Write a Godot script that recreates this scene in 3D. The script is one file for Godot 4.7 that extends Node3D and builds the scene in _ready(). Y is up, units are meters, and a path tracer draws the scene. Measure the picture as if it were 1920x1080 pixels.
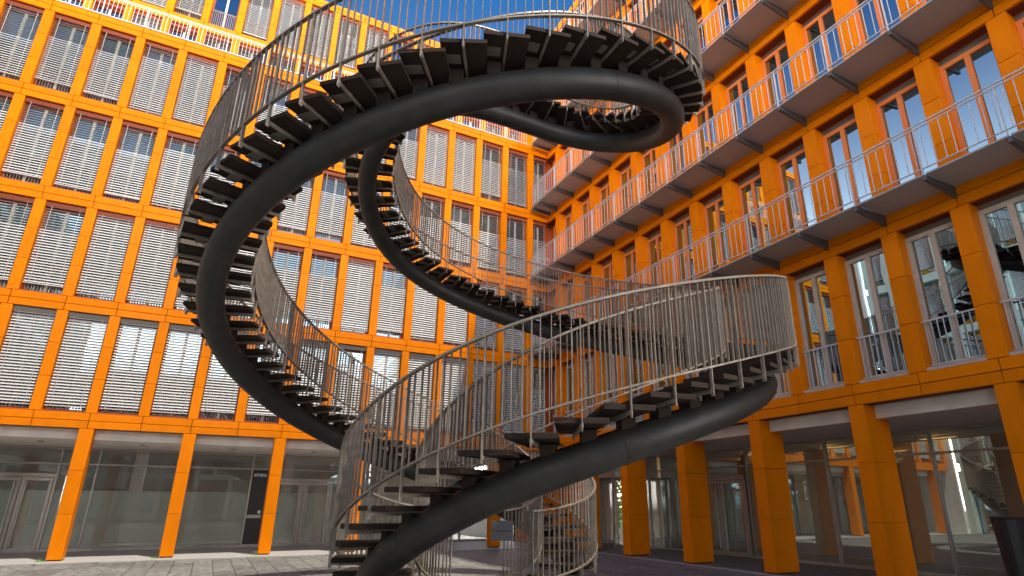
extends Node3D

# ---------------------------------------------------------------- layout
const MA := 1.3384            # bay of the sunlit facade (runs along x, z = 0)
const XA := -16.9676          # seam 0 of it
const MB := 1.437             # bay of the shaded facade (runs along z, x = 0)
const ZB := 12.4257           # seam 0 of it
const H1 := 3.6094            # underside of the first beam
const ST := 3.5               # storey
const BH := 0.4536            # beam height
const PW := 0.28              # pier width, sunlit facade
const PWB := 0.35             # pier width, shaded facade
const CAM := Vector3(-12.1129, 1.551, 21.989)

var box_cache := {}
var M := {}
var taken := {}
var rng := RandomNumberGenerator.new()

func _ready() -> void:
	rng.seed = 7
	camera_and_light()
	materials()
	setting()
	print("setting")
	sunlit_wing()
	print("sunlit wing")
	shaded_wing()
	print("shaded wing")
	pale_wing("pale green office wing across the court, mirrored in the tall windows", Vector3(-22.66, 0, 0.6), 0.0, 24, 4)
	pale_wing("pale green office wing facing the sunlit facade, mirrored in the arcade glass", Vector3(-22.0, 0, 36.0), PI / 2, 17, 2)
	staircase()
	print("staircase")
	small_things()
	print("done")

func camera_and_light() -> void:
	var cam := Camera3D.new()
	cam.name = "camera"
	var near := 0.1
	var f := 1102.655
	cam.projection = Camera3D.PROJECTION_FRUSTUM
	cam.near = near
	cam.far = 400.0
	cam.size = 2.0 * near * 540.0 / f
	cam.frustum_offset = Vector2(-49.2546 / f * near, 16.3447 / f * near)
	add_child(cam)
	cam.position = CAM
	cam.rotation = Vector3(0.339134, -0.486516, 0.00467)
	cam.current = true

	var we := WorldEnvironment.new()
	we.name = "environment"
	var e := Environment.new()
	e.background_mode = Environment.BG_SKY
	var sm := ProceduralSkyMaterial.new()
	sm.sky_top_color = lin(0.0005, 0.0138, 0.0360)
	sm.sky_horizon_color = lin(1.40, 1.28, 1.15)
	sm.sky_curve = 0.115
	sm.ground_bottom_color = lin(0.16, 0.15, 0.14)
	sm.ground_horizon_color = lin(0.25, 0.26, 0.27)
	sm.sun_angle_max = 12.0
	sm.sky_energy_multiplier = 2.7
	var sk := Sky.new()
	sk.sky_material = sm
	e.sky = sk
	e.tonemap_mode = Environment.TONE_MAPPER_LINEAR
	e.tonemap_exposure = 1.8
	e.sdfgi_enabled = true
	e.ssao_enabled = true
	e.ssil_enabled = true
	we.environment = e
	add_child(we)

	var sun := DirectionalLight3D.new()
	sun.name = "sun"
	sun.light_energy = 0.85
	sun.light_color = Color(1.0, 0.955, 0.88)
	sun.light_angular_distance = 0.5
	sun.shadow_enabled = true
	add_child(sun)
	sun.look_at_from_position(Vector3.ZERO, Vector3(-0.19, -1.0, -0.41), Vector3(0, 0, 1))

# ---------------------------------------------------------------- helpers
func lin(r: float, g: float, b: float, a := 1.0) -> Color:
	return Color(r, g, b, a).linear_to_srgb()

func mat(r: float, g: float, b: float, rough := 0.6, metal := 0.0) -> StandardMaterial3D:
	var m := StandardMaterial3D.new()
	m.albedo_color = lin(r, g, b)
	m.roughness = rough
	m.metallic = metal
	return m

func noise_tex(freq: float, lo: Color, hi: Color, seed_: int, octaves := 4, size := 512, normal := false, bump := 4.0) -> NoiseTexture2D:
	var n := FastNoiseLite.new()
	n.noise_type = FastNoiseLite.TYPE_SIMPLEX_SMOOTH
	n.seed = seed_
	n.frequency = freq
	n.fractal_octaves = octaves
	var t := NoiseTexture2D.new()
	t.width = size
	t.height = size
	t.seamless = true
	t.noise = n
	if normal:
		t.as_normal_map = true
		t.bump_strength = bump
	else:
		var g := Gradient.new()
		g.set_color(0, lo)
		g.set_color(1, hi)
		t.color_ramp = g
	return t

func grained(m: StandardMaterial3D, tex: Texture2D, scale: float, nrm: Texture2D = null, depth := 0.3) -> StandardMaterial3D:
	m.albedo_texture = tex
	m.uv1_triplanar = true
	m.uv1_world_triplanar = true
	m.uv1_scale = Vector3(scale, scale, scale)
	if nrm:
		m.normal_enabled = true
		m.normal_texture = nrm
		m.normal_scale = depth
	return m

func materials() -> void:
	var soft := noise_tex(0.006, Color(0.90, 0.90, 0.90), Color(1, 1, 1), 3)
	var dirt := noise_tex(0.012, Color(0.72, 0.71, 0.69), Color(1, 1, 1), 5, 5)
	var streak := noise_tex(0.010, Color(0.955, 0.95, 0.945), Color(1, 1, 1), 41, 4)
	var fine := noise_tex(0.05, Color(0.78, 0.78, 0.78), Color(1, 1, 1), 9, 5)
	var wave := noise_tex(0.004, Color.BLACK, Color.WHITE, 11, 2, 512, true, 3.0)
	var rough_n := noise_tex(0.06, Color.BLACK, Color.WHITE, 13, 4, 512, true, 5.0)
	M.wave = wave
	# cladding sheets, a few close tones of one orange
	M.clad = []
	for k in 4:
		var s: float = [1.0, 0.93, 1.02, 0.96][k]
		var m := grained(mat(0.90 * s, 0.243 * s, 0.0, [0.40, 0.50, 0.45, 0.54][k]), streak, 1.0, wave, 0.18)
		m.uv1_scale = Vector3(0.5, 0.16, 0.5)
		m.uv1_offset = Vector3(0.21 * k, 0.37 * k, 0.0)
		m.metallic_specular = 0.22
		M.clad.append(m)
	M.joint = mat(0.16, 0.030, 0.006, 0.8)
	M.reveal = mat(0.45, 0.085, 0.012, 0.5)
	M.frame_orange = mat(0.80, 0.23, 0.05, 0.5)
	M.frame_red = mat(0.30, 0.06, 0.02, 0.5)
	M.frame_pale = grained(mat(0.62, 0.54, 0.47, 0.45), soft, 0.8)
	M.alu = grained(mat(0.46, 0.44, 0.42, 0.38, 0.3), soft, 0.8)
	M.slat = mat(0.56, 0.57, 0.57, 0.5)
	M.housing = mat(0.22, 0.21, 0.20, 0.6)
	M.mullion = mat(0.62, 0.63, 0.60, 0.5)
	M.guard = mat(0.34, 0.25, 0.19, 0.5)
	M.white_steel = mat(0.62, 0.62, 0.63, 0.5)
	M.plaster = grained(mat(0.80, 0.77, 0.73, 0.75), soft, 0.5)
	M.ceiling = mat(0.74, 0.71, 0.70, 0.8)
	M.deck = grained(mat(0.56, 0.57, 0.58, 0.5, 0.1), fine, 2.0)
	M.bracket = mat(0.13, 0.13, 0.14, 0.5, 0.3)
	M.room = mat(0.42, 0.40, 0.36, 0.8)
	M.room_floor = mat(0.26, 0.25, 0.24, 0.35)
	M.black = mat(0.022, 0.022, 0.026, 0.3)
	M.navy = mat(0.012, 0.02, 0.06, 0.35)
	M.lettering = mat(0.8, 0.82, 0.85, 0.5)
	# glass: coated office glass mirrors the court, clear glass of the doors lets the hall show
	M.mirror = mat(0.30, 0.43, 0.52, 0.0, 1.0)
	M.mirror.normal_enabled = true
	M.mirror.normal_texture = wave
	M.mirror.normal_scale = 0.035
	M.mirror.uv1_triplanar = true
	M.mirror.uv1_world_triplanar = true
	M.mirror.uv1_scale = Vector3(0.3, 0.3, 0.3)
	var g := StandardMaterial3D.new()
	g.albedo_color = lin(0.46, 0.52, 0.50, 0.0)
	g.transparency = BaseMaterial3D.TRANSPARENCY_ALPHA
	g.roughness = 0.0
	g.metallic = 0.72
	M.shop_glass = g
	var c := StandardMaterial3D.new()
	c.albedo_color = lin(0.75, 0.85, 0.82, 0.06)
	c.transparency = BaseMaterial3D.TRANSPARENCY_ALPHA
	c.roughness = 0.0
	M.clear_glass = c
	var fr := StandardMaterial3D.new()
	fr.albedo_color = lin(0.36, 0.45, 0.38, 0.45)
	fr.transparency = BaseMaterial3D.TRANSPARENCY_ALPHA
	fr.roughness = 0.35
	M.frosted = fr
	# staircase
	M.tube = grained(mat(0.036, 0.036, 0.034, 0.52), noise_tex(0.014, Color(0.58, 0.57, 0.55), Color(1, 1, 1), 47, 6), 0.4, rough_n, 0.08)
	M.tread = []
	for k in 3:
		var s: float = [1.0, 0.86, 1.12][k]
		M.tread.append(grained(mat(0.055 * s, 0.039 * s, 0.032 * s, 0.8), fine, 1.4, rough_n, 0.15))
		M.tread[k].metallic_specular = 0.25
	M.steel = grained(mat(0.35, 0.30, 0.255, 0.45, 0.15), dirt, 1.2)
	M.plate = grained(mat(0.27, 0.23, 0.20, 0.55, 0.1), fine, 2.0)
	M.sign = mat(0.12, 0.12, 0.125, 0.5)
	M.ink = mat(0.03, 0.03, 0.03, 0.6)
	# ground
	M.slab = []
	for k in 4:
		var s: float = [1.0, 0.82, 1.12, 0.92][k]
		M.slab.append(grained(mat(0.33 * s, 0.342 * s, 0.335 * s, 0.75), noise_tex(0.02, Color(0.58, 0.58, 0.57), Color(1, 1, 1), 21 + k, 6), 0.45, rough_n, 0.3))
	M.bed = mat(0.13, 0.125, 0.12, 0.9)
	M.pale_stone = grained(mat(0.55, 0.55, 0.53, 0.7), fine, 0.9)
	M.pale_wall = grained(mat(0.66, 0.76, 0.70, 0.6), soft, 0.4)
	M.lamp = mat(0.9, 0.7, 0.35, 0.5)
	M.lamp.emission_enabled = true
	M.lamp.emission = Color(1.0, 0.78, 0.42)
	M.lamp.emission_energy_multiplier = 3.0
	M.planter = grained(mat(0.035, 0.028, 0.026, 0.4), noise_tex(0.09, Color(0.35, 0.35, 0.35), Color(1, 1, 1), 31, 3), 1.6, rough_n, 0.5)
	M.soil = mat(0.03, 0.022, 0.016, 0.95)
	M.leaf = []
	for k in 3:
		var lm := mat([0.10, 0.07, 0.14][k], [0.24, 0.17, 0.30][k], [0.03, 0.025, 0.04][k], 0.6)
		lm.backlight_enabled = true
		lm.backlight = lin(0.2, 0.4, 0.05)
		lm.cull_mode = BaseMaterial3D.CULL_DISABLED
		M.leaf.append(lm)
	M.bark = mat(0.08, 0.06, 0.045, 0.9)

func numbered(base: String) -> String:
	var n: int = taken.get(base, 0)
	taken[base] = n + 1
	return base if n == 0 else "%s_%03d" % [base, n]

func thing(called: String, label: String, category: String, at := Vector3.ZERO, group := "") -> Node3D:
	var o := Node3D.new()
	o.name = numbered(called)
	add_child(o)
	o.position = at
	o.set_meta("label", label)
	o.set_meta("category", category)
	if group:
		o.set_meta("group", group)
	return o

func holder(called: String, parent: Node3D, at := Vector3.ZERO) -> Node3D:
	var o := Node3D.new()
	o.name = called
	parent.add_child(o, true)
	o.position = at
	return o

func part(called: String, mesh: Mesh, m: Material, parent: Node3D, at := Vector3.ZERO, basis_ := Basis.IDENTITY) -> MeshInstance3D:
	var o := MeshInstance3D.new()
	o.name = called
	o.mesh = mesh
	o.material_override = m
	parent.add_child(o, true)
	o.transform = Transform3D(basis_, at)
	return o

# a box with small chamfers, shared between all pieces of the same size
func cbox(x: float, y: float, z: float, c := 0.004) -> Mesh:
	var key := "%.4f %.4f %.4f %.4f" % [x, y, z, c]
	if box_cache.has(key):
		return box_cache[key]
	var st := SurfaceTool.new()
	st.begin(Mesh.PRIMITIVE_TRIANGLES)
	add_cbox(st, Transform3D.IDENTITY, x, y, z, c)
	st.generate_normals()
	var m := st.commit()
	box_cache[key] = m
	return m

func quad(st: SurfaceTool, a: Vector3, b: Vector3, c: Vector3, d: Vector3, out: Vector3) -> void:
	st.set_smooth_group(-1)
	if (b - a).cross(c - a).dot(out) > 0.0:
		for v in [a, c, b, a, d, c]:
			st.add_vertex(v)
	else:
		for v in [a, b, c, a, c, d]:
			st.add_vertex(v)

func add_cbox(st: SurfaceTool, xf: Transform3D, x: float, y: float, z: float, c: float) -> void:
	var h := Vector3(x, y, z) * 0.5
	c = minf(c, minf(h.x, minf(h.y, h.z)) * 0.45)
	var B := xf.basis
	for ax in 3:
		var u := (ax + 1) % 3
		var w := (ax + 2) % 3
		for s in [-1.0, 1.0]:
			var n := Vector3.ZERO
			n[ax] = s
			var ps: Array = []
			for q in [[-1, -1], [1, -1], [1, 1], [-1, 1]]:
				var v := Vector3.ZERO
				v[ax] = s * h[ax]
				v[u] = q[0] * (h[u] - c)
				v[w] = q[1] * (h[w] - c)
				ps.append(xf * v)
			quad(st, ps[0], ps[1], ps[2], ps[3], B * n)
	if c <= 0.0005:
		return
	for ax in 3:          # edges running along ax
		var u := (ax + 1) % 3
		var w := (ax + 2) % 3
		for su in [-1.0, 1.0]:
			for sw in [-1.0, 1.0]:
				var ps: Array = []
				for q in [[-1, 0], [1, 0], [1, 1], [-1, 1]]:
					var v := Vector3.ZERO
					v[ax] = q[0] * (h[ax] - c)
					v[u] = su * (h[u] - (c if q[1] == 0 else 0.0))
					v[w] = sw * (h[w] - (c if q[1] == 1 else 0.0))
					ps.append(xf * v)
				var n := Vector3.ZERO
				n[u] = su
				n[w] = sw
				quad(st, ps[0], ps[1], ps[2], ps[3], B * n)
	for sx in [-1.0, 1.0]:
		for sy in [-1.0, 1.0]:
			for sz in [-1.0, 1.0]:
				var a := xf * Vector3(sx * h.x, sy * (h.y - c), sz * (h.z - c))
				var b := xf * Vector3(sx * (h.x - c), sy * h.y, sz * (h.z - c))
				var d := xf * Vector3(sx * (h.x - c), sy * (h.y - c), sz * h.z)
				st.set_smooth_group(-1)
				if (b - a).cross(d - a).dot(B * Vector3(sx, sy, sz)) > 0.0:
					for v in [a, d, b]:
						st.add_vertex(v)
				else:
					for v in [a, b, d]:
						st.add_vertex(v)

func start() -> SurfaceTool:
	var st := SurfaceTool.new()
	st.begin(Mesh.PRIMITIVE_TRIANGLES)
	return st

func put(st: SurfaceTool, at: Vector3, x: float, y: float, z: float, c := 0.0, basis_ := Basis.IDENTITY) -> void:
	add_cbox(st, Transform3D(basis_, at), x, y, z, c)

func finish(st: SurfaceTool) -> Mesh:
	st.generate_normals()
	return st.commit()

# ---------------------------------------------------------------- ground
func structure(called: String, mesh: Mesh, m: Material, at := Vector3.ZERO) -> MeshInstance3D:
	var o := part(called, mesh, m, self, at)
	o.set_meta("kind", "structure")
	return o

func setting() -> void:
	var pm := PlaneMesh.new()
	pm.size = Vector2(400, 400)
	structure("ground", pm, M.bed, Vector3(0, -0.06, 0))
	# plaza slabs: long strips running away from the sunlit facade
	var plaza := Node3D.new()
	plaza.name = "plaza_paving"
	add_child(plaza)
	plaza.set_meta("kind", "structure")
	var w := 0.46
	var l := 1.10
	var mesh := cbox(w - 0.012, 0.06, l - 0.012, 0.004)
	var rest := start()
	var n := 0
	for i in range(-62, 3):
		var x := i * w
		var shift := rng.randf() * l
		for jz in range(0, 24):
			var z := 0.62 + jz * l - shift + l * 0.5
			if z - l * 0.5 < 0.62:
				continue
			if x > -0.2 and z > 0.0 and x > -0.3:
				continue
			var dy := rng.randf_range(-0.0025, 0.0025)
			var far := Vector2(x - CAM.x, z - CAM.z).length()
			# the near edge of the picture meets the ground along a line; only slabs beyond it show
			var edge := 3.76 + (x + 15.91) * 0.478
			if x > -18.5 and z < edge + 1.6 and z > edge - 4.4 and n < 290 and far > 3.0:
				part("paving_slab", mesh, M.slab[rng.randi() % 4], plaza, Vector3(x, -0.03 + dy, z), Basis(Vector3(1, 0, 0), rng.randf_range(-0.002, 0.002)))
				n += 1
			else:
				put(rest, Vector3(x, -0.03 + dy, z), w - 0.012, 0.06, l - 0.012)
	var r := part("paving_slab_field", finish(rest), M.slab[0], plaza)
	r.set_meta("kind", "stuff")
	# pale drain strip in front of the columns, arcade floors behind
	structure("kerb_strip", cbox(40.0, 0.06, 0.24, 0.006), M.pale_stone, Vector3(-20.0, -0.027, 0.49))
	structure("arcade_floor", cbox(40.0, 0.06, 4.4, 0.003), M.pale_stone, Vector3(-20.0, -0.03, -1.835))
	structure("kerb_strip_001", cbox(0.24, 0.06, 34.0, 0.006), M.pale_stone, Vector3(-0.02, -0.027, 17.62))
	structure("arcade_floor_001", cbox(3.3, 0.06, 36.0, 0.003), M.slab[1], Vector3(1.76, -0.03, 16.6))

# ---------------------------------------------------------------- facade pieces
func clad() -> Material:
	return M.clad[rng.randi() % 4]

func blind_mesh(width: float, height: float, split: float, tilt_up: float, tilt_low: float) -> Mesh:
	var st := start()
	var pitch := 0.090
	var n := int(height / pitch)
	for i in n:
		var y := -0.03 - i * pitch
		var tilt := tilt_up if i < n * split else tilt_low
		tilt += rng.randf_range(-0.6, 0.6)
		var a := deg_to_rad(tilt)
		var half := 0.041
		var dirv := Vector3(0, -sin(a), cos(a))      # towards the outer, lower edge
		var nrm := Vector3(0, cos(a), sin(a))
		var bow := nrm * 0.007
		var p0 := Vector3(0, y, 0) - dirv * half
		var p2 := Vector3(0, y, 0) + dirv * half
		var p1 := Vector3(0, y, 0) + bow
		var e := Vector3(width * 0.5, 0, 0)
		quad(st, p0 - e, p0 + e, p1 + e, p1 - e, nrm)
		quad(st, p1 - e, p1 + e, p2 + e, p2 - e, nrm)
	# bottom rail and ladder cords
	put(st, Vector3(0, -height, 0), width, 0.03, 0.06)
	for s in [-0.36, 0.36]:
		put(st, Vector3(s * width, -height * 0.5, 0.042), 0.012, height, 0.004)
	return finish(st)

func frame_mesh(w: float, h: float, t: float, d: float, mid: bool, m2 := 0.0) -> Mesh:
	var st := start()
	put(st, Vector3(0, h - t * 0.5, 0), w, t, d, 0.004)
	put(st, Vector3(0, t * 0.5, 0), w, t, d, 0.004)
	for s in [-1.0, 1.0]:
		put(st, Vector3(s * (w - t) * 0.5, h * 0.5, 0), t, h - 2 * t, d, 0.004)
	if mid:
		put(st, Vector3(0, h * 0.5, 0.004), m2 if m2 > 0.0 else t, h - 2 * t, d, 0.004)
	return finish(st)

func bars_mesh(w: float, h: float, n: int, t: float) -> Mesh:
	var st := start()
	put(st, Vector3(0, h, 0), w, 0.035, 0.03, 0.003)
	put(st, Vector3(0, 0.05, 0), w, 0.02, 0.02, 0.002)
	for i in n:
		put(st, Vector3((float(i) + 0.5) / n * w - w * 0.5, h * 0.5 + 0.015, 0), t, h - 0.06, t)
	return finish(st)

func sunlit_wing() -> void:
	var wing := thing("office_wing", "sunlit amber clad office wing with white venetian blinds above an arcade", "building")
	var k0 := -4
	var k1 := 12
	# joint backing, one dark sheet behind the cladding of each beam
	var op := MA - PW
	var oh := ST - BH
	var beam := cbox(MA - 0.018, BH * 0.5 - 0.016, 0.30, 0.004)
	var beam_end := cbox(0.905 - 0.014, BH * 0.5 - 0.016, 0.30, 0.004)
	var pier3 := cbox(PW, oh / 3.0 - 0.010, 0.296, 0.004)
	var pier1 := cbox(PW, oh - 0.010, 0.296, 0.004)
	var back := cbox(-XA - (k0) * MA, BH - 0.01, 0.2, 0.0)
	var blinds: Array = []
	for v in [[0.33, 12.0, 48.0, 2.72], [0.36, 8.0, 50.0, 2.70], [0.0, 46.0, 50.0, 2.74], [0.28, 24.0, 49.0, 2.62], [0.42, 10.0, 48.0, 2.66], [0.30, 16.0, 46.0, 2.55], [0.20, 12.0, 51.0, 2.76]]:
		blinds.append(blind_mesh(op - 0.05, v[3], v[0], v[1], v[2]))
	var fr := frame_mesh(op, oh - 0.16, 0.075, 0.07, false)
	var mul := cbox(0.085, oh - 0.31, 0.06, 0.004)
	var pane := cbox(op - 0.1, oh - 0.26, 0.012, 0.0)
	var head := cbox(op, 0.15, 0.18, 0.005)
	var sill := cbox(op, 0.035, 0.26, 0.004)
	var bars := bars_mesh(op - 0.06, 0.95, 13, 0.018)
	for lv in range(1, 8):
		var hb := H1 + (lv - 1) * ST
		var z0 := 0.0 if lv <= 5 else -3.0
		part("joint_backing", back, M.joint, wing, Vector3((k0 * MA + XA) * 0.5, hb + BH * 0.5, z0 - 0.17))
		for k in range(k0, k1 + 1):
			var last := k == k1
			var bw := 0.905 if last else MA
			for s in 2:
				part("beam_panel", beam_end if last else beam, clad(), wing, Vector3(XA + k * MA + bw * 0.5, hb + BH * (0.25 + 0.5 * s), z0 - 0.15))
		if lv == 7:
			continue
		# piers and windows of the storey above this beam
		var zs := 0.0 if lv < 5 else -3.0
		for k in range(k0, k1 + 1):
			var x := XA + k * MA
			var y0 := hb + BH
			if k < -3:
				part("pier_panel", pier1, clad(), wing, Vector3(x, y0 + oh * 0.5, zs - 0.152))
			else:
				for s in 3:
					part("pier_panel", pier3, clad(), wing, Vector3(x, y0 + oh * (s + 0.5) / 3.0, zs - 0.152))
			var wx := x + MA * 0.5
			var narrow := k == k1
			var ww := holder("window", wing, Vector3(wx, y0, zs))
			var sc := Basis.IDENTITY
			if narrow:
				ww.position.x = x + 0.14 + (0.905 - 0.16) * 0.5
				sc = Basis.from_scale(Vector3(0.70, 1, 1))
			part("frame", fr, M.frame_red, ww, Vector3(0, 0.02, -0.335), sc)
			part("pane", pane, M.mirror, ww, Vector3(0, (oh - 0.16) * 0.5 + 0.02, -0.338), sc)
			part("mullion", mul, M.mullion, ww, Vector3(0.02, (oh - 0.16) * 0.5 + 0.02, -0.318))
			part("blind_housing", head, M.housing if lv == 1 else M.frame_red, ww, Vector3(0, oh - 0.08, -0.2), sc)
			part("sill", sill, M.reveal, ww, Vector3(0, 0.0185, -0.165), sc)
			part("guard_bars", bars, M.guard, ww, Vector3(0, 0.04, -0.255), sc)
			var v := rng.randi() % 7
			if lv == 1:
				v = [2, 2, 2, 3, 2, 2, 6][v]
			elif lv == 2:
				v = [2, 3, 2, 3, 3, 5, 6][v]
			elif lv == 5:
				v = -1 if rng.randf() < 0.5 else v
			elif lv == 6 and (k == 1 or k == 7):
				v = -1
			if narrow and lv < 5:
				v = 3
			if v >= 0:
				var bl := part("blind", blinds[v], M.slat, ww, Vector3(0, oh - 0.13, -0.14), sc)
				bl.set_meta("kind", "stuff")
	# roof over the top storey and the terrace in front of it
	part("roof", cbox(22.4, 0.25, 10.0, 0.0), M.housing, wing, Vector3(-11.15, 24.85, -8.31))
	part("terrace", cbox(22.2, 0.12, 2.68, 0.0), M.plaster, wing, Vector3(-11.15, 18.0, -1.66))
	var tr := holder("terrace_railing", wing, Vector3(0, 18.063, -0.06))
	var edge := cbox(21.2, 0.05, 0.16, 0.006)
	part("coping", edge, M.white_steel, tr, Vector3(-11.65, 0.025, 0))
	for hy in [0.95, 0.87]:
		part("handrail", cbox(21.2, 0.03, 0.03, 0.003), M.white_steel, tr, Vector3(-11.65, hy, 0))
	var rr := start()
	for i in 162:
		put(rr, Vector3(-1.15 - i * 0.13, 0.46, 0), 0.016, 0.82, 0.016)
	for i in 16:
		put(rr, Vector3(-2.25 - i * MA, 0.475, -0.03), 0.04, 0.92, 0.02)
	part("baluster_row", finish(rr), M.white_steel, tr).set_meta("kind", "stuff")
	part("inner_wall", cbox(22.9, 14.5, 0.05, 0.0), M.reveal, wing, Vector3(-11.0, 10.85, -0.41))
	part("inner_wall", cbox(22.9, 7.0, 0.05, 0.0), M.reveal, wing, Vector3(-11.0, 21.3, -3.41))
	part("floor_slab", cbox(22.3, 0.22, 10.5, 0.0), M.ceiling, wing, Vector3(-11.2, 3.727, -5.62))
	part("side_wall", cbox(0.2, 18.0, 3.3, 0.0), M.plaster, wing, Vector3(-22.55, 9.0, -1.33))
	part("side_wall", cbox(0.2, 25.0, 10.6, 0.0), M.plaster, wing, Vector3(-22.55, 12.5, -8.3))
	# columns of the arcade
	for k in range(-3, 12, 2):
		var col := holder("column", wing, Vector3(XA + k * MA, 0, -0.25))
		for s in 3:
			part("column_panel", cbox(0.36, H1 / 3.0 - 0.020, 0.50, 0.006), clad(), col, Vector3(0, 0.03 + (H1 - 0.03) * (s + 0.5) / 3.0, 0))
		part("core", cbox(0.29, H1 - 0.004, 0.43, 0.0), M.joint, col, Vector3(0, H1 * 0.5, 0))
	# drop panel, soffit, glazing
	for k in range(-3, 12, 2):
		var w := 2 * MA - 0.36
		if k == 11:
			w = 2.0
		part("drop_panel", cbox(w, 0.28, 0.05, 0.003), M.plaster, wing, Vector3(XA + k * MA + 0.18 + w * 0.5, 3.467, -0.40))
		var dl := CylinderMesh.new()
		dl.top_radius = 0.09
		dl.bottom_radius = 0.09
		dl.height = 0.02
		dl.radial_segments = 16
		dl.rings = 1
		part("downlight", dl, M.housing, wing, Vector3(XA + (k + 1) * MA, 3.322, -1.7))
	part("soffit", cbox(22.3, 0.06, 3.66, 0.0), M.plaster, wing, Vector3(-11.16, 3.363, -2.26))
	arcade_glass(wing)
	# the hall behind the glass
	part("hall_ceiling", cbox(22.3, 0.08, 7.0, 0.0), M.ceiling, wing, Vector3(-11.16, 3.40, -7.62))
	part("hall_floor", cbox(22.3, 0.06, 7.0, 0.0), M.room_floor, wing, Vector3(-11.16, -0.03, -7.54))
	part("hall_wall", cbox(22.3, 3.36, 0.2, 0.0), M.room, wing, Vector3(-11.16, 1.68, -10.9))
	for k in [-3, 1, 5, 8]:
		part("hall_pillar", cbox(0.4, 3.35, 0.4, 0.01), M.plaster, wing, Vector3(XA + k * MA + 1.0, 1.68, -6.2))
	for a in [[-16.2, 1.6], [-13.2, 2.4], [-8.8, 2.0]]:
		part("hall_cupboard", cbox(a[1], 2.05, 0.5, 0.01), M.frame_red, wing, Vector3(a[0], 1.03, -10.4))

func arcade_glass(wing: Node3D) -> void:
	var z := -4.0
	var top := 3.33
	var xs := [-22.3, -19.5, -18.55, -16.75, -15.68, -13.0, -10.78, -10.16, -7.55, -4.9, -2.2, -0.05]
	for i in xs.size() - 1:
		var a: float = xs[i]
		var b: float = xs[i + 1]
		var w := b - a
		var x := (a + b) * 0.5
		var bay := holder("shopfront", wing, Vector3(x, 0, z))
		var st := start()
		put(st, Vector3(-w * 0.5, top * 0.5, 0), 0.06, top, 0.12, 0.004)
		put(st, Vector3(0, top - 0.03, 0), w - 0.06, 0.06, 0.10, 0.004)
		put(st, Vector3(0, 2.78, 0), w - 0.06, 0.06, 0.10, 0.004)
		put(st, Vector3(0, 0.05, 0), w - 0.06, 0.10, 0.11, 0.004)
		part("frame", finish(st), M.alu, bay)
		part("pane", cbox(w - 0.06, top - 2.87, 0.012, 0.0), M.clear_glass, bay, Vector3(0, (2.81 + top - 0.06) * 0.5, -0.01))
		if i == 6:
			var pn := part("door_panel", cbox(w - 0.06, 2.64, 0.03, 0.003), M.black, bay, Vector3(0, 1.425, 0.0))
			part("sign_field", cbox(0.42, 0.30, 0.006, 0.0), M.navy, pn, Vector3(0, 1.10, 0.019))
			part("lettering", text("KPMG", 0.16, 0.006, true), M.lettering, pn, Vector3(0, 1.13, 0.027))
			part("intercom", cbox(0.10, 0.11, 0.02, 0.004), M.lettering, pn, Vector3(0.14, -0.20, 0.026))
			part("handle_bar", cbox(0.48, 0.12, 0.03, 0.004), M.alu, pn, Vector3(-0.02, -0.36, 0.031))
			continue
		part("pane", cbox(w - 0.06, 2.65, 0.012, 0.0), M.clear_glass, bay, Vector3(0, 1.425, -0.01))
		part("privacy_film", cbox(w - 0.07, 1.82, 0.002, 0.0), M.frosted, bay, Vector3(0, 1.01, -0.022))
		if i == 7 or i == 2:
			var dw := 1.02 if i == 7 else 0.86
			for s in [-1.0, 1.0]:
				var leaf := holder("door", bay, Vector3(s * dw * 0.5, 0, 0.05))
				var fm := frame_mesh(dw - 0.02, 2.28, 0.10, 0.05, false)
				part("frame", fm, M.alu, leaf, Vector3(0, 0.04, 0))
				part("pull_handle", cbox(0.03, 2.0, 0.03, 0.004), M.white_steel, leaf, Vector3(-s * (dw * 0.5 - 0.15), 1.2, 0.07))
			var fr := start()
			put(fr, Vector3(0, 2.40, 0.05), dw * 2 + 0.16, 0.12, 0.06, 0.004)
			for s in [-1.0, 1.0]:
				put(fr, Vector3(s * (dw + 0.04), 1.17, 0.05), 0.07, 2.32, 0.06, 0.004)
			part("door_frame", finish(fr), M.alu, bay)

func text(s: String, size: float, depth: float, italic := false) -> Mesh:
	var t := TextMesh.new()
	t.text = s
	var f := SystemFont.new()
	f.font_names = PackedStringArray(["Droid Sans"])
	f.font_weight = 700
	f.font_italic = italic
	t.font = f
	t.font_size = 64
	t.pixel_size = size / 64.0
	t.depth = depth
	t.curve_step = 2.0
	return t

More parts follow.
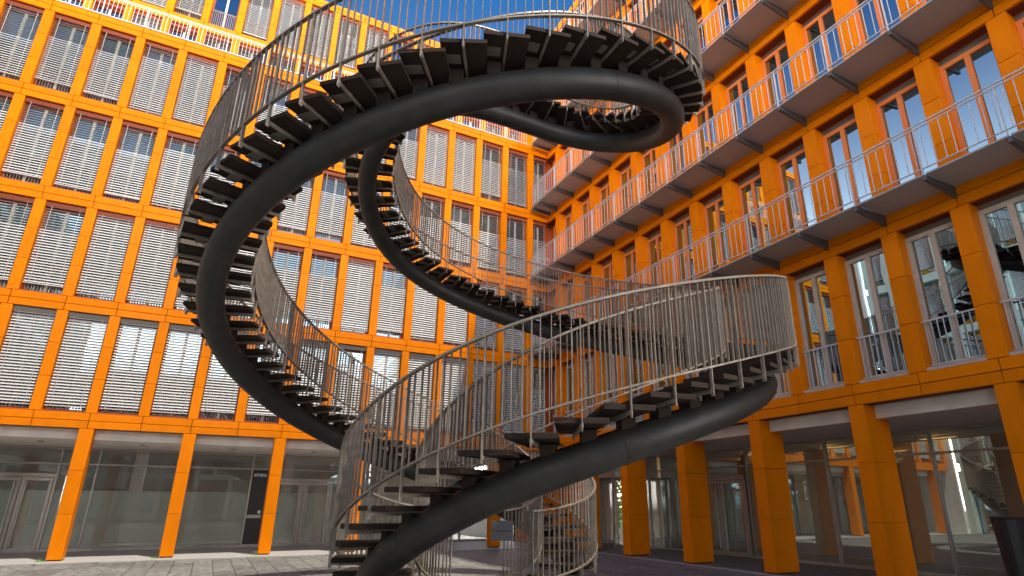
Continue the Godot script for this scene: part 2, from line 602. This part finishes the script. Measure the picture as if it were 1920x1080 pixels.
func shaded_wing() -> void:
	var wing := thing("office_wing", "shaded orange clad office wing with grey balconies on brackets and tall mirrored windows", "building")
	var j0 := -8
	var j1 := 8
	var op := MB - PWB
	var oh := ST - BH
	var R := Basis(Vector3.UP, -PI / 2)      # local z (outward) becomes -x, local x becomes z
	var beam := cbox(MB - 0.018, BH * 0.5 - 0.016, 0.36, 0.004)
	var beam0 := cbox(0.92 - 0.014, BH * 0.5 - 0.016, 0.36, 0.004)
	var pier3 := cbox(PWB, oh / 3.0 - 0.010, 0.356, 0.004)
	var pier1 := cbox(PWB, oh - 0.010, 0.356, 0.004)
	var len := ZB + j1 * MB + 0.2
	var back := cbox(len, BH - 0.01, 0.25, 0.0)
	var fr := frame_mesh(op, oh - 0.20, 0.10, 0.08, true, 0.11)
	var pane := cbox(op * 0.5 - 0.15, oh - 0.38, 0.012, 0.0)
	var slot := cbox(op, 0.20, 0.03, 0.0)
	var sill := cbox(op, 0.07, 0.30, 0.005)
	var bars := bars_mesh(op, 0.95, 9, 0.016)
	var zmin := ZB + j0 * MB
	for lv in range(1, 8):
		var hb := H1 + (lv - 1) * ST
		part("joint_backing", back, M.joint, wing, Vector3(0.20, hb + BH * 0.5, len * 0.5), R)
		for j in range(j0 - 1, j1):
			var bw := 0.92 if j < j0 else MB
			var zc := 0.47 if j < j0 else ZB + j * MB + MB * 0.5
			for s in 2:
				part("beam_panel", beam0 if j < j0 else beam, clad(), wing, Vector3(0.18, hb + BH * (0.25 + 0.5 * s), zc), R)
		if lv == 7:
			continue
		var y0 := hb + BH
		for j in range(j0, j1 + 1):
			var z := ZB + j * MB
			if j > 5:
				part("pier_panel", pier1, clad(), wing, Vector3(0.182, y0 + oh * 0.5, z), R)
			else:
				for s in 3:
					part("pier_panel", pier3, clad(), wing, Vector3(0.182, y0 + oh * (s + 0.5) / 3.0, z), R)
			if j == j1:
				continue
			window_b(wing, Vector3(0, y0, z + MB * 0.5), lv, fr, pane, slot, sill, bars, oh, op, 1.0)
		window_b(wing, Vector3(0, y0, 0.42), lv, fr, pane, slot, sill, bars, oh, op, 0.62)
		if lv > 1:
			balcony(wing, hb + BH, j0, j1)
	part("roof", cbox(10.0, 0.25, 26.0, 0.0), M.housing, wing, Vector3(5.37, 24.9, 12.2))
	part("floor_slab", cbox(11.3, 0.22, 30.0, 0.0), M.ceiling, wing, Vector3(6.06, 3.727, 12.0))
	for s in 6:
		part("return_panel", cbox(0.30, 1.14, 2.60, 0.004), clad(), wing, Vector3(0.16, 18.65 + s * 1.15, -1.62))
	part("inner_wall", cbox(0.05, 21.4, 24.8, 0.0), M.reveal, wing, Vector3(0.455, 14.35, 12.0))
	# ground floor: columns, drop panels, soffit, glazing, hall
	for j in range(-7, 8, 2):
		var col := holder("column", wing, Vector3(0.40, 0, ZB + j * MB))
		for s in 3:
			part("column_panel", cbox(0.80, H1 / 3.0 - 0.020, 0.36, 0.006), clad(), col, Vector3(0, 0.04 + (H1 - 0.04) * (s + 0.5) / 3.0, 0))
		part("core", cbox(0.73, H1 - 0.004, 0.29, 0.0), M.joint, col, Vector3(0, H1 * 0.5, 0))
		var w := 2 * MB - 0.36
		part("drop_panel", cbox(0.05, 0.28, w, 0.003), M.plaster, wing, Vector3(0.40, 3.467, ZB + j * MB + MB))
		if j == -7:
			part("drop_panel", cbox(0.05, 0.28, 2.0, 0.003), M.plaster, wing, Vector3(0.40, 3.467, ZB + j * MB - 1.2))
			var tag := part("notice", cbox(0.004, 0.09, 0.16, 0.0), M.lettering, col, Vector3(-0.404, 1.9, 0.0))
			part("emblem", cbox(0.002, 0.035, 0.07, 0.0), M.navy, tag, Vector3(-0.003, 0, 0))
	part("soffit", cbox(2.9, 0.06, 27.0, 0.0), M.ceiling, wing, Vector3(1.88, 3.363, 13.6))
	part("hall_ceiling", cbox(8.6, 0.08, 30.0, 0.0), M.ceiling, wing, Vector3(7.55, 3.40, 12.0))
	part("hall_floor", cbox(8.6, 0.06, 30.0, 0.0), M.room_floor, wing, Vector3(7.55, -0.03, 12.0))
	part("hall_wall", cbox(0.2, 3.36, 29.6, 0.0), M.room, wing, Vector3(11.7, 1.68, 12.0))
	part("hall_wall", cbox(2.0, 3.36, 0.2, 0.0), M.room, wing, Vector3(4.4, 1.68, -2.9))
	part("hall_wall", cbox(4.5, 3.36, 0.2, 0.0), M.room, wing, Vector3(9.35, 1.68, -2.9))
	part("pane", cbox(1.68, 3.3, 0.012, 0.0), M.clear_glass, wing, Vector3(6.25, 1.68, -2.9))
	for i in 3:
		for s in 3:
			part("end_panel", cbox(1.08, 1.095, 0.10, 0.004), clad(), wing, Vector3(0.56 + i * 1.10, 0.56 + s * 1.11, -2.86))
	part("end_wall", cbox(3.4, 3.36, 0.16, 0.0), M.joint, wing, Vector3(1.68, 1.68, -3.02))
	part("reception_counter", cbox(0.9, 1.1, 2.6, 0.02), M.guard, wing, Vector3(7.2, 0.55, 9.6))
	part("lift_door", cbox(0.1, 2.3, 1.4, 0.01), M.frame_red, wing, Vector3(11.5, 1.15, 12.4))
	part("hall_pillar", cbox(0.5, 3.35, 0.5, 0.01), M.plaster, wing, Vector3(6.0, 1.68, 15.6))
	part("hall_pillar", cbox(0.5, 3.35, 0.5, 0.01), M.plaster, wing, Vector3(6.4, 1.68, 7.2))
	hall_glass(wing)

func window_b(wing: Node3D, at: Vector3, lv: int, fr: Mesh, pane: Mesh, slot: Mesh, sill: Mesh, bars: Mesh, oh: float, op: float, sx: float) -> void:
	var w := holder("window", wing, at)
	w.basis = Basis(Vector3.UP, -PI / 2)
	var sc := Basis.from_scale(Vector3(sx, 1, 1))
	var fm: Material = M.frame_pale if lv == 1 else M.frame_orange
	var fy := 0.07 if lv == 1 else 0.02
	part("frame", fr, fm, w, Vector3(0, fy, -0.31), sc)
	for s in [-1.0, 1.0]:
		part("pane", pane, M.mirror, w, Vector3(s * (op * 0.25 - 0.012) * sx, fy + (oh - 0.2) * 0.5, -0.318), sc * Basis(Vector3.UP, rng.randf_range(-0.003, 0.003)) * Basis(Vector3.RIGHT, rng.randf_range(-0.004, 0.004)))
	part("blind_slot", slot, M.housing, w, Vector3(0, oh - 0.09, -0.37), sc)
	if lv == 1:
		part("sill", sill, M.frame_pale, w, Vector3(0, 0.035, -0.18), sc)
		part("guard_rail", bars, M.white_steel, w, Vector3(0, 0.08, -0.20), sc)

func balcony(wing: Node3D, y: float, j0: int, j1: int) -> void:
	var b := holder("balcony", wing, Vector3(0, y, 0))
	var deep := 0.98
	var dk := cbox(deep, 0.035, MB - 0.07, 0.003)
	var rail_bay := start()
	# one bay of railing: two handrails, bottom rail, eight bars
	for hy in [1.06, 0.98, 0.10]:
		put(rail_bay, Vector3(0, hy, 0), 0.03, 0.022 if hy < 1.0 else 0.03, MB, 0.003)
	for i in 8:
		put(rail_bay, Vector3(0, 0.54, (i + 0.5) / 8.0 * MB - MB * 0.5), 0.014, 0.88, 0.014)
	put(rail_bay, Vector3(0, 0.50, MB * 0.5 - 0.02), 0.05, 1.06, 0.014)
	var rail := finish(rail_bay)
	# tapered bracket
	var bs := start()
	var pts := [Vector2(0.0, -0.03), Vector2(-deep, -0.03), Vector2(-deep, -0.13), Vector2(0.0, -0.27)]
	for s in [-1.0, 1.0]:
		quad(bs, Vector3(pts[0].x, pts[0].y, s * 0.035), Vector3(pts[1].x, pts[1].y, s * 0.035), Vector3(pts[2].x, pts[2].y, s * 0.035), Vector3(pts[3].x, pts[3].y, s * 0.035), Vector3(0, 0, s))
	for i in 4:
		var p: Vector2 = pts[i]
		var q: Vector2 = pts[(i + 1) % 4]
		var nn := Vector3(p.y - q.y, q.x - p.x, 0)
		var mid := (p + q) * 0.5 - Vector2(-deep * 0.5, -0.1)
		if nn.dot(Vector3(mid.x, mid.y, 0)) < 0:
			nn = -nn
		quad(bs, Vector3(p.x, p.y, -0.035), Vector3(p.x, p.y, 0.035), Vector3(q.x, q.y, 0.035), Vector3(q.x, q.y, -0.035), nn)
	var br := finish(bs)
	for j in range(j0, j1):
		var z := ZB + j * MB
		part("bracket", br, M.bracket, b, Vector3(-0.002, 0, z))
		part("deck_panel", dk, M.deck, b, Vector3(-deep * 0.5 - 0.004, -0.0125, z + MB * 0.5))
		part("railing", rail, M.white_steel, b, Vector3(-deep + 0.03, 0.02, z + MB * 0.5)).set_meta("kind", "stuff")
	# closing piece at the corner
	part("deck_panel", cbox(deep, 0.035, 0.62, 0.003), M.deck, b, Vector3(-deep * 0.5 - 0.004, -0.0125, 0.59))
	part("edge_beam", cbox(deep, 0.16, 0.05, 0.004), M.bracket, b, Vector3(-deep * 0.5 - 0.004, -0.09, 0.25))
	var e := start()
	for hy in [1.06, 0.98, 0.10]:
		put(e, Vector3(-deep + 0.03, hy + 0.02, 0.60), 0.03, 0.022, 0.66, 0.003)
		put(e, Vector3(-deep * 0.5, hy + 0.02, 0.27), deep - 0.08, 0.022, 0.03, 0.003)
	for i in 5:
		put(e, Vector3(-deep + 0.03, 0.56, 0.28 + i * 0.15), 0.014, 0.88, 0.014)
	for i in 5:
		put(e, Vector3(-deep + 0.16 + i * 0.17, 0.56, 0.27), 0.014, 0.88, 0.014)
	part("railing", finish(e), M.white_steel, b).set_meta("kind", "stuff")

func hall_glass(wing: Node3D) -> void:
	var x := 3.2
	var top := 3.33
	var zs := [3.2, 5.2, 7.62, 10.56, 13.49, 16.42, 19.35, 22.3, 25.2]
	for i in zs.size() - 1:
		var a: float = zs[i]
		var b: float = zs[i + 1]
		var w := b - a
		var bay := holder("shopfront", wing, Vector3(x, 0, (a + b) * 0.5))
		var st := start()
		put(st, Vector3(0, top * 0.5, w * 0.5), 0.12, top, 0.06, 0.004)
		put(st, Vector3(0, top - 0.03, 0), 0.10, 0.06, w - 0.06, 0.004)
		put(st, Vector3(0, 2.76, 0), 0.10, 0.055, w - 0.06, 0.004)
		put(st, Vector3(0, 0.035, 0), 0.11, 0.07, w - 0.06, 0.004)
		part("frame", finish(st), M.alu, bay)
		part("pane", cbox(0.012, top - 2.85, w - 0.06, 0.0), M.shop_glass, bay, Vector3(0, 3.03, 0))
		part("pane", cbox(0.012, 2.66, w - 0.06, 0.0), M.shop_glass, bay, Vector3(0, 1.40, 0))
		if i == 1:
			for s in [-1.0, 1.0]:
				var leaf := holder("door", bay, Vector3(-0.06, 0, s * 0.52))
				leaf.basis = Basis(Vector3.UP, PI / 2)
				part("frame", frame_mesh(1.0, 2.30, 0.10, 0.05, false), M.alu, leaf, Vector3(0, 0.03, 0))
				part("pull_handle", cbox(0.03, 2.0, 0.03, 0.004), M.white_steel, leaf, Vector3(s * 0.36, 1.2, -0.07))
			var fr := start()
			put(fr, Vector3(-0.06, 2.42, 0), 0.06, 0.14, 2.2, 0.004)
			for s in [-1.0, 1.0]:
				put(fr, Vector3(-0.06, 1.17, s * 1.08), 0.06, 2.34, 0.08, 0.004)
			part("door_frame", finish(fr), M.alu, bay)
	# revolving door: a drum of curved glass under a fascia ring
	var drum := holder("revolving_door", wing, Vector3(3.3, 0, 1.15))
	var rad := 1.95
	var fascia := start()
	var n := 40
	for i in n:
		var a0 := TAU * i / n
		var a1 := TAU * (i + 1) / n
		var d0 := Vector3(cos(a0), 0, sin(a0))
		var d1 := Vector3(cos(a1), 0, sin(a1))
		for y in [[2.55, 2.80], [2.82, 3.33]]:
			quad(fascia, d0 * (rad + 0.03) + Vector3(0, y[0], 0), d1 * (rad + 0.03) + Vector3(0, y[0], 0), d1 * (rad + 0.03) + Vector3(0, y[1], 0), d0 * (rad + 0.03) + Vector3(0, y[1], 0), d0 + d1)
		quad(fascia, d0 * (rad + 0.03) + Vector3(0, 2.55, 0), d1 * (rad + 0.03) + Vector3(0, 2.55, 0), d1 * (rad - 0.10) + Vector3(0, 2.55, 0), d0 * (rad - 0.10) + Vector3(0, 2.55, 0), Vector3.DOWN)
	part("fascia_ring", finish(fascia), M.alu, drum)
	for i in 12:
		var a := TAU * (i + 0.5) / 12
		part("post", cbox(0.07, 2.55, 0.09, 0.006), M.alu, drum, Vector3(cos(a) * rad, 1.275, sin(a) * rad), Basis(Vector3.UP, -a))
		if i % 6 == 2 or i % 6 == 3:
			var gl := start()
			for q in 4:
				var b0 := a + TAU / 12 * q / 4.0
				var b1 := a + TAU / 12 * (q + 1) / 4.0
				quad(gl, Vector3(cos(b0) * rad, 0.06, sin(b0) * rad), Vector3(cos(b1) * rad, 0.06, sin(b1) * rad), Vector3(cos(b1) * rad, 2.55, sin(b1) * rad), Vector3(cos(b0) * rad, 2.55, sin(b0) * rad), Vector3(cos(b0), 0, sin(b0)))
			part("pane", finish(gl), M.clear_glass, drum)
	for i in 3:
		var a := TAU * i / 3.0 + 0.5
		part("wing_pane", cbox(rad - 0.1, 2.45, 0.012, 0.0), M.clear_glass, drum, Vector3(cos(a) * rad * 0.5, 1.26, sin(a) * rad * 0.5), Basis(Vector3.UP, -a))
		part("wing_post", cbox(0.06, 2.5, 0.06, 0.004), M.alu, drum, Vector3(cos(a) * (rad - 0.1), 1.26, sin(a) * (rad - 0.1)), Basis(Vector3.UP, -a))

# pale wings that close the court, outside the picture: the windows mirror them
func pale_wing(label: String, at: Vector3, turn: float, bays: int, storeys: int) -> void:
	var wing := thing("office_wing", label, "building", at)
	wing.rotation.y = turn
	var walls := start()
	var glass := start()
	var slats := start()
	var bay := 1.44
	var long := bays * bay
	for lv in range(0, storeys + 1):
		var hb := H1 + lv * ST
		put(walls, Vector3(-0.2, hb + BH * 0.5, long * 0.5), 0.4, BH, long, 0.0)
		for j in bays:
			var z := j * bay
			if lv < storeys:
				put(walls, Vector3(-0.2, hb + BH + (ST - BH) * 0.5, z), 0.4, ST - BH, 0.34, 0.0)
				put(glass, Vector3(-0.36, hb + BH + (ST - BH) * 0.5, z + bay * 0.5), 0.02, ST - BH, bay - 0.34)
				for s in 30:
					put(slats, Vector3(-0.26, hb + BH + 0.45 + s * 0.08, z + bay * 0.5), 0.03, 0.05, bay - 0.36)
			elif j % 2 == 0:
				put(walls, Vector3(-0.25, H1 * 0.5, z), 0.5, H1, 0.4, 0.0)
				put(glass, Vector3(-0.6, H1 * 0.5, z + bay), 0.02, H1, bay * 2.0)
	var tall := H1 + storeys * ST + 1.3
	put(walls, Vector3(-4.2, tall * 0.5, long * 0.5), 7.0, tall, long, 0.0)
	part("wall", finish(walls), M.pale_wall, wing)
	part("window_band", finish(glass), M.mirror, wing).set_meta("kind", "stuff")
	part("blind_slats", finish(slats), M.slat, wing).set_meta("kind", "stuff")

# ---------------------------------------------------------------- staircase
# one closed path wound twice round a ball: up one strand, over the top, down the other
const Q := [-8.158866, 12.883421, 4.399929, 4.502379, 4.383562, 6.262129, 1.778980, 0.344250, 0.093931, 0.374618, 0.410592, 0.173463, 0.148657, 0.078537, 0.003662, 0.000829, -0.035822]

func on_path(w: float) -> Vector3:
	# w 0..1 first strand upwards, 1..2 second strand downwards
	var s := 1.0
	var v := w
	if w > 1.0:
		v = 2.0 - w
		s = -1.0
	var a := 2.4
	var wa := pow(v, a)
	var wb := pow(1.0 - v, a)
	var t := PI * wa / (wa + wb)
	var u := t - PI * 0.5
	var psi: float = Q[5] + Q[6] * u + Q[7] * sin(2 * u) + Q[8] * u * u * u + Q[11] * sin(4 * u)
	var r: float = Q[2] * pow(absf(sin(t)), Q[10]) * (1.0 + Q[16] * cos(t))
	var h: float = -Q[3] * cos(t) + Q[12] * sin(2 * t) * Q[3] + Q[13] * sin(4 * t) * Q[3]
	var x := s * r * cos(psi)
	var z := -s * r * sin(psi)
	return Vector3(Q[0] + x + Q[14] * h, Q[4] + h - Q[14] * x - Q[15] * z, Q[1] + z + Q[15] * h)

var pth: PackedVector3Array = []      # even samples along the path
var nrm_: PackedVector3Array = []     # level direction across the path
var tan_: PackedVector3Array = []
const STEP := 0.02

func sample_path() -> void:
	var raw: PackedVector3Array = []
	for i in 6001:
		raw.append(on_path(clampf(2.0 * i / 6000.0, 0.00001, 1.99999)))
	# resample evenly by length
	pth.append(raw[0])
	var left := STEP
	for i in range(1, raw.size()):
		var a := raw[i - 1]
		var b := raw[i]
		var d := a.distance_to(b)
		var at := 0.0
		while d - at >= left:
			at += left
			pth.append(a.lerp(b, at / d))
			left = STEP
		left -= d - at
	# smooth a little, most of all across the two poles
	for pass_ in 120:
		var q := pth.duplicate()
		for i in range(1, pth.size() - 1):
			q[i] = (pth[i - 1] + pth[i] * 2.0 + pth[i + 1]) * 0.25
		pth = q
	for i in pth.size():
		var a := pth[maxi(i - 2, 0)]
		var b := pth[mini(i + 2, pth.size() - 1)]
		var t := (b - a).normalized()
		tan_.append(t)
		var f := Vector3(t.x, 0, t.z).normalized()
		nrm_.append(Vector3(f.z, 0, -f.x))

func sweep(offset: float, lift: float, i0: int, i1: int, every: int, ring: Array, closed_ends: bool) -> Mesh:
	# ring: points (across, up) of the cross-section
	var st := start()
	var n := ring.size()
	var prev: Array = []
	var idx := i0
	var first: Array = []
	while true:
		var c := pth[idx] + nrm_[idx] * offset + Vector3(0, lift, 0)
		var up := tan_[idx].cross(nrm_[idx])
		if up.y < 0:
			up = -up
		var now: Array = []
		for p in ring:
			now.append(c + nrm_[idx] * p.x + up * p.y)
		if prev.size():
			for k in n:
				var m := (k + 1) % n
				var pc: Vector3 = (prev[k] + prev[m] + now[k] + now[m]) * 0.25
				st.set_smooth_group(0 if n > 8 else -1)
				var out := pc - c
				var a: Vector3 = prev[k]
				var b: Vector3 = prev[m]
				var d: Vector3 = now[m]
				var e: Vector3 = now[k]
				if (b - a).cross(d - a).dot(out) > 0.0:
					for v in [a, d, b, a, e, d]:
						st.add_vertex(v)
				else:
					for v in [a, b, d, a, d, e]:
						st.add_vertex(v)
		else:
			first = now
		prev = now
		if idx == i1:
			break
		idx = mini(idx + every, i1)
	if closed_ends:
		for r in [first, prev]:
			var cc := Vector3.ZERO
			for v in r:
				cc += v
			cc /= n
			for k in n:
				st.set_smooth_group(-1)
				st.add_vertex(cc)
				st.add_vertex(r[k])
				st.add_vertex(r[(k + 1) % n])
	st.generate_normals()
	return st.commit()

func staircase() -> void:
	sample_path()
	var foot := Vector3(Q[0], 0, Q[1])
	var stair := thing("spiral_staircase", "dark steel staircase winding twice round like a ball on one thick tube", "staircase", foot)
	var total := pth.size()
	# the carrying tube
	var ring: Array = []
	for k in 28:
		ring.append(Vector2(cos(TAU * k / 28.0), sin(TAU * k / 28.0)) * Q[9] * 0.5)
	part("support_tube", sweep(0, 0, 0, total - 1, 4, ring, true), M.tube, stair, -foot)
	# weld beads where the lengths of tube join
	var bead: Array = []
	for p in ring:
		bead.append(p * 1.018)
	for i in range(70, total - 70, 132):
		part("weld_seam", sweep(0, 0, i, i + 1, 1, bead, true), M.tube, stair, -foot)
	# where the treads sit: an even going of 41 cm
	var spots: Array = []
	var acc := 0.0
	for i in range(1, total):
		var dv := pth[i] - pth[i - 1]
		acc += Vector2(dv.x, dv.z).length() / 0.412
		if acc >= 1.0:
			acc -= 1.0
			spots.append(i)
	var i_first := 22
	var i_last := total - 23
	var W := 0.48
	var bars: Array = []
	var post_mesh := cbox(0.045, 1.29, 0.012, 0.002)
	var bar_mesh := cbox(0.032, 0.98, 0.009, 0.002)
	var bar_ring := cbox(1.00, 0.045, 0.028, 0.003)
	for n in spots.size():
		var i: int = spots[n]
		if i < i_first or i > i_last:
			continue
		var prev_i: int = spots[maxi(n - 1, 0)]
		var next_i: int = spots[mini(n + 1, spots.size() - 1)]
		var half := maxi(8, int((next_i - prev_i) * 0.25 * 1.16))
		var a := maxi(i - half, 0)
		var b := mini(i + half, total - 1)
		var y := pth[i].y
		var c4: Array = []
		for q in [[a, -W], [a, W], [b, W], [b, -W]]:
			var v: Vector3 = pth[q[0]] + nrm_[q[0]] * q[1]
			v.y = 0
			c4.append(v - Vector3(pth[i].x, 0, pth[i].z))
		var tr := holder("tread", stair, Vector3(pth[i].x, y + 0.335, pth[i].z) - foot)
		for s in 2:
			var f0 := 0.0 if s == 0 else 0.508
			var f1 := 0.492 if s == 0 else 1.0
			var bd: Array = [c4[0].lerp(c4[3], f0), c4[1].lerp(c4[2], f0), c4[1].lerp(c4[2], f1), c4[0].lerp(c4[3], f1)]
			part("board", tread_mesh(bd, 0.055), M.tread[rng.randi() % 3], tr)
		var bas := Basis(nrm_[i], Vector3.UP, nrm_[i].cross(Vector3.UP))
		part("bracket", bar_ring, M.steel, tr, Vector3(0, -0.026, 0), bas)
		part("pedestal", cbox(0.20, 0.20, 0.16, 0.006), M.tread[1], tr, Vector3(0, -0.122, 0) + bas.z * 0.11, bas)
		for s in [1.0]:
			part("mounting_plate", cbox(0.14, 0.012, 0.20, 0.002), M.plate, tr, bas.x * s * 0.22 + bas.z * 0.15 + Vector3(0, -0.008, 0), bas)
		for s in [-1.0, 1.0]:
			part("railing_post", post_mesh, M.steel, stair, pth[i] + nrm_[i] * (W + 0.012) * s + Vector3(0, 0.25 + 0.645, 0) - foot, bas)
		# four bars up to the next tread, on both sides
		if n + 1 < spots.size() and next_i <= i_last:
			for k in range(1, 5):
				var m := i + int(round((next_i - i) * k / 5.0))
				for s in [-1.0, 1.0]:
					var bz := Basis(nrm_[m], Vector3.UP, nrm_[m].cross(Vector3.UP))
					bars.append([pth[m] + nrm_[m] * (W + 0.012) * s + Vector3(0, 0.56 + 0.49, 0), bz])
	bars.sort_custom(func(p, q): return p[0].distance_squared_to(CAM) < q[0].distance_squared_to(CAM))
	var rest := start()
	for n in bars.size():
		if n < 300:
			part("baluster", bar_mesh, M.steel, stair, bars[n][0] - foot, bars[n][1])
		else:
			put(rest, bars[n][0] - foot, 0.032, 0.98, 0.009, 0.0, bars[n][1])
	part("far_balusters", finish(rest), M.steel, stair).set_meta("kind", "stuff")
	var hr := [Vector2(-0.024, -0.014), Vector2(-0.020, 0.014), Vector2(0.020, 0.014), Vector2(0.024, -0.014)]
	var br := [Vector2(-0.022, -0.010), Vector2(-0.022, 0.010), Vector2(0.022, 0.010), Vector2(0.022, -0.010)]
	for s in [-1.0, 1.0]:
		part("handrail", sweep(s * (W + 0.012), 1.55, i_first + 4, i_last - 4, 4, hr, true), M.steel, stair, -foot)
		part("lower_rail", sweep(s * (W + 0.012), 0.56, i_first + 4, i_last - 4, 4, br, true), M.steel, stair, -foot)
	# notice hung on the bars by the way in
	var sg := thing("notice_plate", "small grey notice plate hung on the stair railing", "sign", Vector3(-8.00, 1.16, 13.05))
	sg.rotation.y = -0.43
	part("plate", cbox(0.34, 0.29, 0.008, 0.002), M.sign, sg, Vector3(0, 0.0, 0))
	part("lettering", text("Betreten verboten", 0.034, 0.002), M.ink, sg, Vector3(0, 0.0, 0.0055))

func tread_mesh(c4: Array, t: float) -> Mesh:
	var st := start()
	var mid := Vector3.ZERO
	for v in c4:
		mid += v
	mid *= 0.25
	var up := Vector3(0, t, 0)
	var ch := 0.006
	var top: Array = []
	for v in c4:
		top.append(v + (mid - v).normalized() * ch * 1.4 + up)
	quad(st, top[0], top[1], top[2], top[3], Vector3.UP)
	quad(st, c4[0], c4[1], c4[2], c4[3], Vector3.DOWN)
	for k in 4:
		var m := (k + 1) % 4
		var out: Vector3 = (c4[k] + c4[m]) * 0.5 - mid
		var lift := Vector3(0, t - ch, 0)
		quad(st, c4[k], c4[m], c4[m] + lift, c4[k] + lift, out)
		quad(st, c4[k] + lift, c4[m] + lift, top[m], top[k], out + Vector3.UP * out.length())
	return finish(st)

# ---------------------------------------------------------------- small things
func small_things() -> void:
	# tapered planter in front of the hall
	var pl := thing("planter", "dark tapered planter standing between two orange columns", "planter", Vector3(-0.42, 0, 16.50))
	var st := start()
	var n := 28
	var prof := [Vector2(0.17, 0.0), Vector2(0.18, 0.02), Vector2(0.265, 1.34), Vector2(0.275, 1.38), Vector2(0.255, 1.385), Vector2(0.235, 1.32)]
	for i in n:
		var d0 := Vector3(cos(TAU * i / n), 0, sin(TAU * i / n))
		var d1 := Vector3(cos(TAU * (i + 1) / n), 0, sin(TAU * (i + 1) / n))
		for k in prof.size() - 1:
			var a: Vector2 = prof[k]
			var b: Vector2 = prof[k + 1]
			var o := (d0 + d1) * (b.y - a.y) + Vector3.UP * (a.x - b.x)
			quad(st, d0 * a.x + Vector3(0, a.y, 0), d1 * a.x + Vector3(0, a.y, 0), d1 * b.x + Vector3(0, b.y, 0), d0 * b.x + Vector3(0, b.y, 0), o)
	part("pot", finish(st), M.planter, pl)
	var so := CylinderMesh.new()
	so.top_radius = 0.24
	so.bottom_radius = 0.24
	so.height = 0.03
	so.radial_segments = 24
	part("soil", so, M.soil, pl, Vector3(0, 1.32, 0))
	# ceiling lamps of the hall, lit
	for a in [Vector3(5.2, 3.30, 6.2), Vector3(5.2, 3.30, 9.4), Vector3(5.2, 3.30, 12.6), Vector3(8.2, 3.30, 9.4)]:
		var l := thing("ceiling_lamp", "lit strip lamp under the ceiling of the glazed entrance hall", "lamp", a, "strip lamps in the entrance hall")
		part("housing", cbox(0.10, 0.05, 1.0, 0.005), M.housing, l, Vector3(0, 0.035, 0))
		part("diffuser", cbox(0.08, 0.02, 0.96, 0.003), M.lamp, l)
		var o := OmniLight3D.new()
		o.name = "light"
		o.light_color = Color(1.0, 0.8, 0.5)
		o.light_energy = 0.5
		o.light_size = 0.3
		o.omni_range = 14.0
		o.omni_attenuation = 2.0
		o.shadow_enabled = true
		l.add_child(o)
		o.position = Vector3(0, -0.10, 0)
	# hedge behind the hall, seen through the revolving door
	var hd := thing("hedge", "leafy green hedge behind the glazed entrance hall", "hedge", Vector3(8.5, -0.06, -8.0))
	var leaf := start()
	for i in 7000:
		var p := Vector3(rng.randf_range(-6.0, 6.0), rng.randf_range(0.1, 4.4), rng.randf_range(-0.8, 0.8))
		p.z += sin(p.x * 1.7) * 0.25 + sin(p.y * 2.3 + p.x) * 0.2
		var bs := Basis.from_euler(Vector3(rng.randf() * TAU, rng.randf() * TAU, rng.randf() * TAU))
		var sz := rng.randf_range(0.11, 0.2)
		quad(leaf, p + bs * Vector3(-sz, 0, 0), p + bs * Vector3(0, 0, -sz * 0.5), p + bs * Vector3(sz, 0, 0), p + bs * Vector3(0, 0, sz * 0.5), bs * Vector3.UP)
	part("foliage", finish(leaf), M.leaf[0], hd).set_meta("kind", "stuff")
	for i in 12:
		part("stem", cbox(0.06, 2.2, 0.06, 0.01), M.bark, hd, Vector3(-5.5 + i * 1.0, 1.1, 0))
	# weeds in the joint at the foot of the columns
	for k in [1, 3, 5]:
		var wd := thing("weed_tuft", "small green weeds at the foot of an amber arcade column", "weeds", Vector3(XA + k * MA - 0.22, 0.0, 0.02), "weeds along the arcade")
		var lf := start()
		for i in 26:
			var p := Vector3(rng.randf_range(-0.16, 0.04), 0.0, rng.randf_range(-0.05, 0.09))
			var a := rng.randf() * TAU
			var d := Vector3(cos(a) * 0.04, rng.randf_range(0.03, 0.06), sin(a) * 0.03)
			var sd := Vector3(-sin(a), 0, cos(a)) * 0.014
			quad(lf, p - sd * 0.3, p + sd * 0.3, p + d * 0.6 + sd, p + d * 0.6 - sd, Vector3.UP)
			quad(lf, p + d * 0.6 - sd, p + d * 0.6 + sd, p + d + sd * 0.1, p + d - sd * 0.1, Vector3.UP)
		part("leaves", finish(lf), M.leaf[2], wd)
